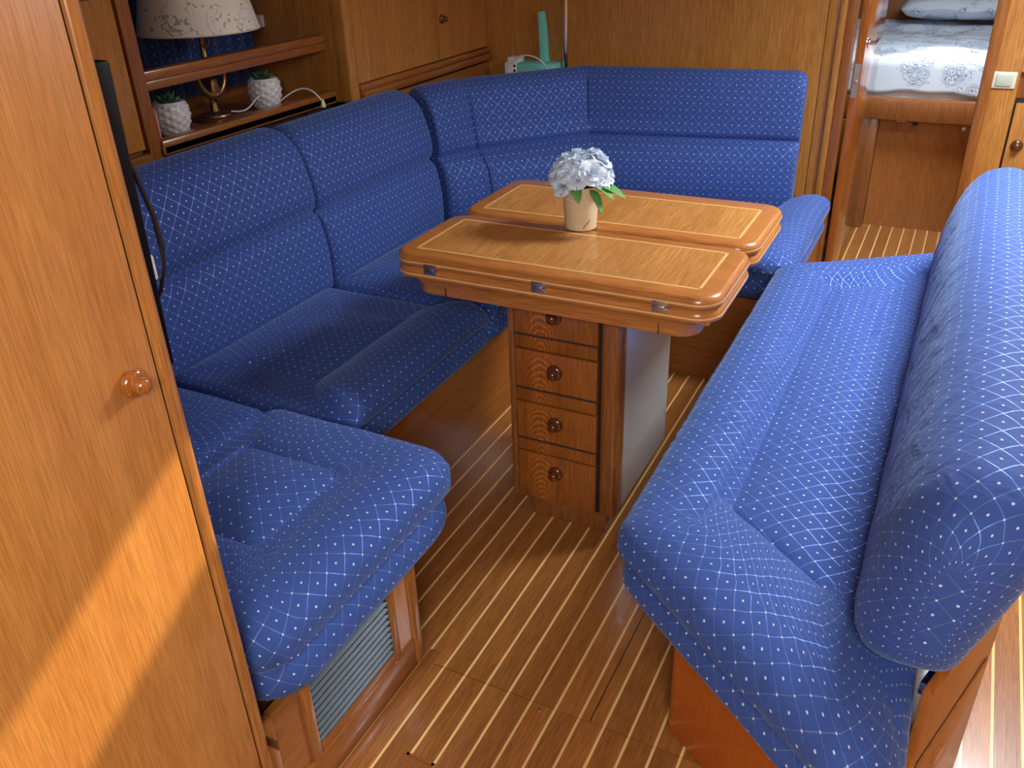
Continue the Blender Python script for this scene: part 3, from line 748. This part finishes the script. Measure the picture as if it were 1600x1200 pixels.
# ------------------------------------------------------------------ sofa cushions
G1, G2 = 'seat cushions of the corner sofa', 'backrest cushions of the corner sofa'
o = seat_cushion('seat_cushion', [(-1.295, .672), (-.803, .672), (-.803, 1.288), (-1.295, 1.288)],
    [sewnedge(.30, .462, .19, .012), bolster(.280, .482, .460, .185), sewnedge(.30, .462, .17, .012), sewnedge(.31, .462, .06, .0)], [.09, .11, .13, .05], SEAM, .014)
tag(o, 'short blue seat cushion above the louvred vent, with sewn panels and rolled front', 'cushion', G1)
o = seat_cushion('seat_cushion', [(-1.680, .672), (-1.305, .672), (-1.305, 1.290), (-1.680, 1.290)],
    [plainedge(.321, .45), plainedge(.321, .45), plainedge(.321, .45), plainedge(.321, .45)], [.03, .05, .06, .03], SEAM, .006)
tag(o, 'small blue filler cushion in the corner behind the wardrobe', 'cushion', G1)
o = seat_cushion('seat_cushion', [(-1.680, 1.300), (-1.098, 1.300), (-1.098, 1.985), (-1.680, 1.985)],
    [plainedge(.32, .44, lift=.0), bolster(.325, .487, .440, .20), plainedge(.32, .44, lift=.0), plainedge(.32, .445)], [.03, .05, .05, .03], SEAM, .008)
tag(o, 'blue seat cushion with double rolled front under the two wide backrests', 'cushion', G1)
o = seat_cushion('seat_cushion', [(-1.680, 1.995), (-1.098, 1.995), (-1.098, 2.588), (-1.680, 2.588)],
    [plainedge(.322, .44, lift=.0), bolster(.325, .487, .440, .20), plainedge(.322, .43, lift=.0), plainedge(.322, .445)], [.03, .05, .05, .03], SEAM, .006)
tag(o, 'blue corner seat cushion partly under the table beside the drawers', 'cushion', G1)
o = seat_cushion('seat_cushion', [(-1.56, 2.60), (-.375, 2.60), (-.375, 3.41), (-1.17, 3.15), (-1.56, 2.80)],
    [bolster(.325, .490, .43, .19), bolster(.325, .492, .43, .18), plainedge(.325, .42, lift=0), plainedge(.325, .42, lift=0), plainedge(.325, .42, lift=0)], [.04, .11, .09, .03, .03], SEAM, .006)
tag(o, 'blue rear seat cushion ending in a rounded roll by the cabin door', 'cushion', G1)

BP = [(.0, .338), (.10, .336), (.146, .342), (.158, .384), (.163, .43), (.165, .475), (.160, .53), (.145, .60), (.132, .626), (.108, .643), (.124, .660), (.131, .70), (.112, .78), (.080, .845), (.040, .878), (-.01, .888), (-.055, .872), (-.085, .82), (-.06, .70), (-.02, .52)]
def bpz(dz): return [(n, z+dz*max(0, (z-.42)/.46)) for n, z in BP]
# carried northward (+Y) the left of the path is -X, so run towards -Y to face the seat
o = sweep('backrest_cushion', [(-1.85, 2.040), (-1.85, 1.05)], bpz(.018), .045); tag(o, 'wide blue backrest cushion below the lamp shelf, beside the television', 'cushion', G2)
o = sweep('backrest_cushion', [(-1.85, 2.738), (-1.85, 2.050)], bpz(.008), .045); tag(o, 'wide blue backrest cushion below the overhead locker', 'cushion', G2)
o = sweep('backrest_cushion', [(-.535, 3.515), (-1.40, 3.425), (-1.765, 3.0), (-1.832, 2.800)], bpz(.0), .04, scales=[.66, .8, .9, 1.0], lower=[.75, 1.55, 1.35, 1.05], seams=(.87, 1.43))
tag(o, 'long blue wraparound backrest cushion bending round the rear corner to the door', 'cushion', G2)

# ------------------------------------------------------------------ right-hand settee
st = thing('settee_bench', 'freestanding teak bench carrying the bright blue settee cushions', 'bench', (-.03, 2.0, 0))
m = MB().prism([(-.29, 1.165), (.070, .922), (.208, 1.325), (.208, 2.55), (.083, 2.84), (-.29, 2.60)], 0, .318)
m.obj('base', wood('bench_end_teak', s2l(168, 84, 24), s2l(186, 100, 34), 'Z', .34, .25, .02, streak=.15), st, .012, seg=3)
def wallprism(a, b, th, z0, z1):
    a, b = Vector(a), Vector(b); e = (b-a).normalized(); n = Vector((e.y, -e.x))*th
    return MB().prism([tuple(a), tuple(b), tuple(b+n), tuple(a+n)], z0, z1)
wallprism((.108, 1.012), (.211, 1.322), .016, 0, .462).obj('chamfer_panel', BASEW, st, .003)
wallprism((.211, 1.322), (.211, 2.55), .016, 0, .462).obj('back_panel', BASEW, st, .003)
wallprism((.211, 2.55), (.112, 2.80), .016, 0, .462).obj('chamfer_panel', BASEW, st, .003)
wallprism((.112, 1.024), (.203, 1.299), .0168, .045, .309).obj('door_gap', BLACK, st)
dv = wallprism((.113, 1.027), (.202, 1.296), .0195, .05, .304).obj('locker_door', BASEW, st, .002)
m = MB(); 
e = Vector((.322, .947)); n = Vector((.947, -.322)); cc = Vector((.142, 1.115))+n*.0195
for k in range(20):
    a = 2*PI*k/20; m.v.append(Vector((cc.x+e.x*.026*math.cos(a), cc.y+e.y*.026*math.cos(a), .245+.017*math.sin(a))))
for k in range(20):
    a = 2*PI*k/20; m.v.append(Vector((cc.x+e.x*.02*math.cos(a)+n.x*.006, cc.y+e.y*.02*math.cos(a)+n.y*.006, .245+.012*math.sin(a))))
m.f = [(k, (k+1) % 20, 20+(k+1) % 20, 20+k) for k in range(20)]+[tuple(range(20, 40)), tuple(range(20))[::-1]]
m.obj('finger_pull', TRIM, dv)
wallprism((.116, 1.045), (.142, 1.12), -.010, .418, .442).obj('bracket', CHROME, st, .002)
o = seat_cushion('settee_seat_cushion', [(-.408, 1.168), (.105, .757), (.105, 2.94), (-.408, 2.588)],
    [bolster(.322, .492, .445, .24), plainedge(.325, .44), bolster(.322, .485, .445, .17), bolster(.322, .488, .445, .165)], [.11, .07, .06, .10], SEAM, .006, FABW, .0035, 9, .003)
tag(o, 'long bright blue settee seat with sewn centre panel and rolled edges', 'cushion', 'cushions of the freestanding settee')
o = sweep('settee_backrest_cushion', [(.092, 2.78), (.076, 1.0)],
    [(a-.10, z) for a, z in ((.04, .455), (.022, .49), (.022, .55), (.036, .64), (.062, .725), (.10, .775), (.155, .795), (.205,   .785), (.24, .745), (.245, .69), (.222, .61), (.19, .52), (.165, .462), (.10, .447))], .12, FABW, wr=.004)
tag(o, 'thick rounded blue settee backrest standing above the bench panel', 'cushion', 'cushions of the freestanding settee')

# ------------------------------------------------------------------ table
TZ = .756
tb = thing('saloon_table', 'folding teak saloon table with inlaid leaves on a drawer pedestal', 'table', (-.75, 1.92, 0))
XL, XR = -1.143, -.358
def rrect(x0, x1, y0, y1, r, n=8):
    P = []
    for cx, cy, a0 in ((x1-r, y0+r, -PI/2), (x1-r, y1-r, 0), (x0+r, y1-r, PI/2), (x0+r, y0+r, PI)):
        for k in range(n+1): a = a0+k/n*PI/2; P.append((cx+r*math.cos(a), cy+r*math.sin(a)))
    return P
def loft(levels):   # [(polygon, z)]
    m = MB(); n = len(levels[0][0])
    for P, z in levels: m.v += [Vector((*p, z)) for p in P]
    for k in range(len(levels)-1):
        for i in range(n): m.f.append((k*n+i, k*n+(i+1) % n, (k+1)*n+(i+1) % n, (k+1)*n+i))
    m.f.append(tuple(range(n))[::-1]); m.f.append(tuple(range((len(levels)-1)*n, len(levels)*n)))
    return m
def leaf(y0, y1, z1, nm):
    th = .029; R = .055
    ins = lambda d: rrect(XL+d, XR-d, y0+d, y1-d, R-d*.5)
    L = loft([(ins(.006), z1-th), (ins(.001), z1-th+.003), (ins(0), z1-th+.007), (ins(0), z1-.014), (ins(.003), z1-.006), (ins(.008), z1-.0015), (ins(.013), z1)])
    o = L.obj(nm, TABLEX, tb)
    loft([(ins(-.0008), z1-.0195), (ins(-.0008), z1-.0155)]).obj('edge_stringing', HOLLYX, o)
    return o
for y0, y1, ia, ib in ((1.579, 1.902, 1.627, 1.855), (1.914, 2.262, 1.961, 2.193)):
    lf = leaf(y0, y1, TZ, 'leaf'); leaf(y0, y1, TZ-.030, 'folded_leaf')
    xa, xb = -1.092, -.409
    BX(xa, xb, ia, ib, TZ-.004, TZ+.0003).obj('veneer_field', TABLEY, lf)
    for a in ((xa-.003, xb+.003, ia-.003, ia+.003), (xa-.003, xb+.003, ib-.003, ib+.003), (xa-.003, xa+.003, ia, ib), (xb-.003, xb+.003, ia, ib)):
        BX(*a, TZ-.004, TZ+.0006).obj('inlay', HOLLYX, lf)
BX(XL+.02, XR-.02, 1.60, 2.245, .690, .6975).obj('under_board', TABLEB, tb)
ap = loft([(rrect(XL+.055, XR-.05, 1.605, 2.235, .04), .652), (rrect(XL+.05, XR-.045, 1.60, 2.24, .045), .655), (rrect(XL+.044, XR-.04, 1.597, 2.243, .05), .678), (rrect(XL+.030, XR-.026, 1.592, 2.250, .05), .690), (rrect(XL+.02, XR-.018, 1.588, 2.254, .05), .697)]).obj('apron', TABLEX, tb)
for x in (-1.005, -.483): BX(x-.0006, x+.0006, 1.596, 1.605, .653, .684).obj('apron_joint', BLACK, ap)
for x in (-1.030, -.753, -.476):
    h = MB()
    for s in (-1, 1):
        h.box(x-.017, x+.017, 1.5755, 1.580, .7265+s*.0068-.0055, .7265+s*.0068+.0055)
    h.tube([(x-.010, 1.5752, .7265), (x+.010, 1.5752, .7265)], .0028, 8)
    h.obj('hinge', STEEL, tb, .0008)
YP = 1.676
BX(-.872, -.604, YP+.012, 2.12, .072, .69).obj('pedestal_body', PED, tb)
MB().box(-.884, -.866, YP-.004, YP+.05, .072, .69).obj('corner_post', PED, tb, .005)
MB().box(-.640, -.592, YP-.012, YP+.05, .072, .69).obj('corner_post', PED, tb, .016, seg=4)
BX(-.606, -.5985, YP+.05, 2.10, .072, .69).obj('steel_side_panel', SATIN, tb, .001)
BX(-.840, -.628, YP+.024, 2.08, 0, .074).obj('plinth', PED, tb, .002)
BX(-.866, -.640, YP+.006, YP+.012, .074, .69).obj('drawer_recess', BLACK, tb)
for i in range(4):
    z0 = .078+i*.1478; z1 = z0+(.1418)
    d = MB().box(-.8625, -.6475, YP-.008, YP+.008, z0, z1-(.0 if i < 3 else .012)).obj('drawer', DRAWER, tb, .001)
    if i < 4 and i > 0:
        BX(-.8625, -.6475, YP-.0086, YP-.0078, z0+.033, z0+.039).obj('groove', plain('dark_groove', s2l(60, 46, 44), .5), d)
    knob('knob', (-.756, YP-.008, .174+.1478*i), '-Y', d, .0205)

# ------------------------------------------------------------------ flower pot
fp = thing('flower_pot', 'paper-wrapped pot of artificial white roses on the table', 'flower pot', (-.789, 1.905, TZ+.0006))
fx, fy, fz = -.789, 1.905, TZ+.0006
PAPER = plain('kraft_paper', s2l(208, 190, 156), .85)
MB().lathe((fx, fy, fz), [(.036, 0), (.039, .002), (.0405, .03), (.043, .07), (.0445, .10), (.046, .108), (.043, .108), (.041, .07)], 40,
    fr=lambda a, h: 1+.018*math.sin(a*5+h*60)*noise.noise(Vector((math.cos(a)*2, math.sin(a)*2, h*20)))*2).obj('paper_wrap', PAPER, fp)
MB().tube([(fx+.0455*math.cos(a), fy+.0455*math.sin(a), fz+.078+.002*math.sin(a*2)) for a in [i*2*PI/40 for i in range(41)]], .0013, 6).obj('string', plain('cream_string', s2l(232, 214, 186), .8), fp)
MB().tube(bez((fx-.046, fy-.012, fz+.082), (fx-.062, fy-.02, fz+.08), (fx-.058, fy-.022, fz+.05), (fx-.050, fy-.018, fz+.072), 14), .0012, 6).obj('string_bow', plain('cream_string', (1, 1, 1)), fp)
pm = MB()
for k in range(3):
    a = .02+k*.006
    pm.tube([(fx+.022+k*.005, fy-.0375+k*.002, fz+.008+k*.006), (fx+.026+k*.005, fy-.0355+k*.0025, fz+.018+k*.007)], .0008, 5)
pm.obj('printed_mark', plain('brown_print', s2l(120, 86, 60), .8), fp)
ROSE = plain('white_petals', s2l(208, 224, 240), .7); GL = plain('rose_leaf_green', s2l(96, 158, 86), .55)
def rose_mesh():
    m = MB(); rr = random.Random(3)
    for ringi, (nP, r0, hgt, open_) in enumerate(((3, .004, .017, .10), (4, .008, .017, .35), (5, .013, .015, .75), (6, .018, .011, 1.15))):
        for k in range(nP):
            a0 = 2*PI*(k+.35*ringi)/nP; wid = 2*PI/nP*.72
            base = len(m.v)
            for j in range(5):
                t = j/4
                for i in range(5):
                    s = i/4-.5
                    a = a0+s*wid*1.35*math.sin(PI*(.22+.40*t)); r = r0*(.35+.65*t)+open_*.006*t*t+.0012*math.cos(s*9)*t
                    z = hgt*t-open_*.004*t**3-.0035*abs(s)*2*t*t+rr.uniform(-.0004, .0004)
                    m.v.append(Vector((r*math.cos(a), r*math.sin(a), z)))
            for j in range(4):
                for i in range(4): q = base+j*5+i; m.f.append((q, q+1, q+6, q+5))
    me = m.mesh('rose', ROSE); return me
RM = rose_mesh()
rr = random.Random(11); k = 0
pts = []
for i in range(30):
    u = (i+.5)/30; ph = i*2.39996
    th = math.acos(1-u*1.0)            # dome
    d = Vector((math.sin(th)*math.cos(ph), math.sin(th)*math.sin(ph), math.cos(th)))
    pts.append(d)
for d in pts:
    o = bpy.data.objects.new('rose', RM); COL.objects.link(o); o.parent = fp
    o.location = (d.x*.064, d.y*.058, .120+d.z*.046+rr.uniform(-.005, .008))
    dn = Vector((d.x, d.y, d.z+.35)).normalized()
    o.rotation_euler = dn.to_track_quat('Z', 'Y').to_euler()
    s = rr.uniform(1.05, 1.4); o.scale = (s, s, s)
for dx, dy, dz in ((.052, .012, .034),):
    o = bpy.data.objects.new('rose', RM); COL.objects.link(o); o.parent = fp; o.location = (dx*.5, dy, .118+.062); o.scale = (.9, .9, .9)
for i in range(10):
    a = i*.63
    MB().tube([(fx+.01*math.cos(a), fy+.01*math.sin(a), fz+.06), (fx+.045*math.cos(a), fy+.042*math.sin(a), fz+.135)], .0016, 5).obj('stem', plain('stem_green', s2l(70, 110, 60), .6), fp)
MB().lathe((fx, fy, fz+.085), [(.001, 0), (.040, .001), (.030, .016), (.001, .022)], 18).obj('moss', plain('dark_moss', s2l(48, 70, 40), .9), fp)
def leafm(p, d, L, W, droop):
    m = MB(); p = Vector(p); d = Vector(d).normalized(); sd = d.cross(Vector((0, 0, 1))).normalized()
    for j in range(9):
        t = j/8; wdt = W*math.sin(PI*min(1, t*.97+.02))**.8*(1-.25*t)
        for s in (-1, 0, 1): m.v.append(p+d*L*t+sd*wdt*s*.5+Vector((0, 0, -droop*t*t+abs(s)*.006*math.sin(PI*t))))
    for j in range(8):
        for i in range(2): q = j*3+i; m.f.append((q, q+1, q+4, q+3))
    o = m.obj('leaf', GL, fp); o.modifiers.new('thickness', 'SOLIDIFY').thickness = .0008; return o
leafm((fx+.038, fy-.02, fz+.112), (1, .05, .12), .085, .050, .035)
leafm((fx+.036, fy-.028, fz+.105), (.62, -.45, -.35), .060, .026, .022)
leafm((fx-.005, fy-.040, fz+.114), (.55, -.6, -.15), .046, .034, .022)
leafm((fx-.018, fy-.036, fz+.112), (-.6, -.5, -.12), .036, .026, .014)
leafm((fx-.045, fy-.005, fz+.120), (-1, -.1, .05), .045, .026, .010)
leafm((fx-.03, fy+.03, fz+.115), (-.5, .8, .1), .045, .028, .012)
leafm((fx+.03, fy+.03, fz+.118), (.7, .7, .2), .045, .026, .012)
leafm((fx+.036, fy-.03, fz+.118), (.9, -.25, .05), .070, .042, .030)
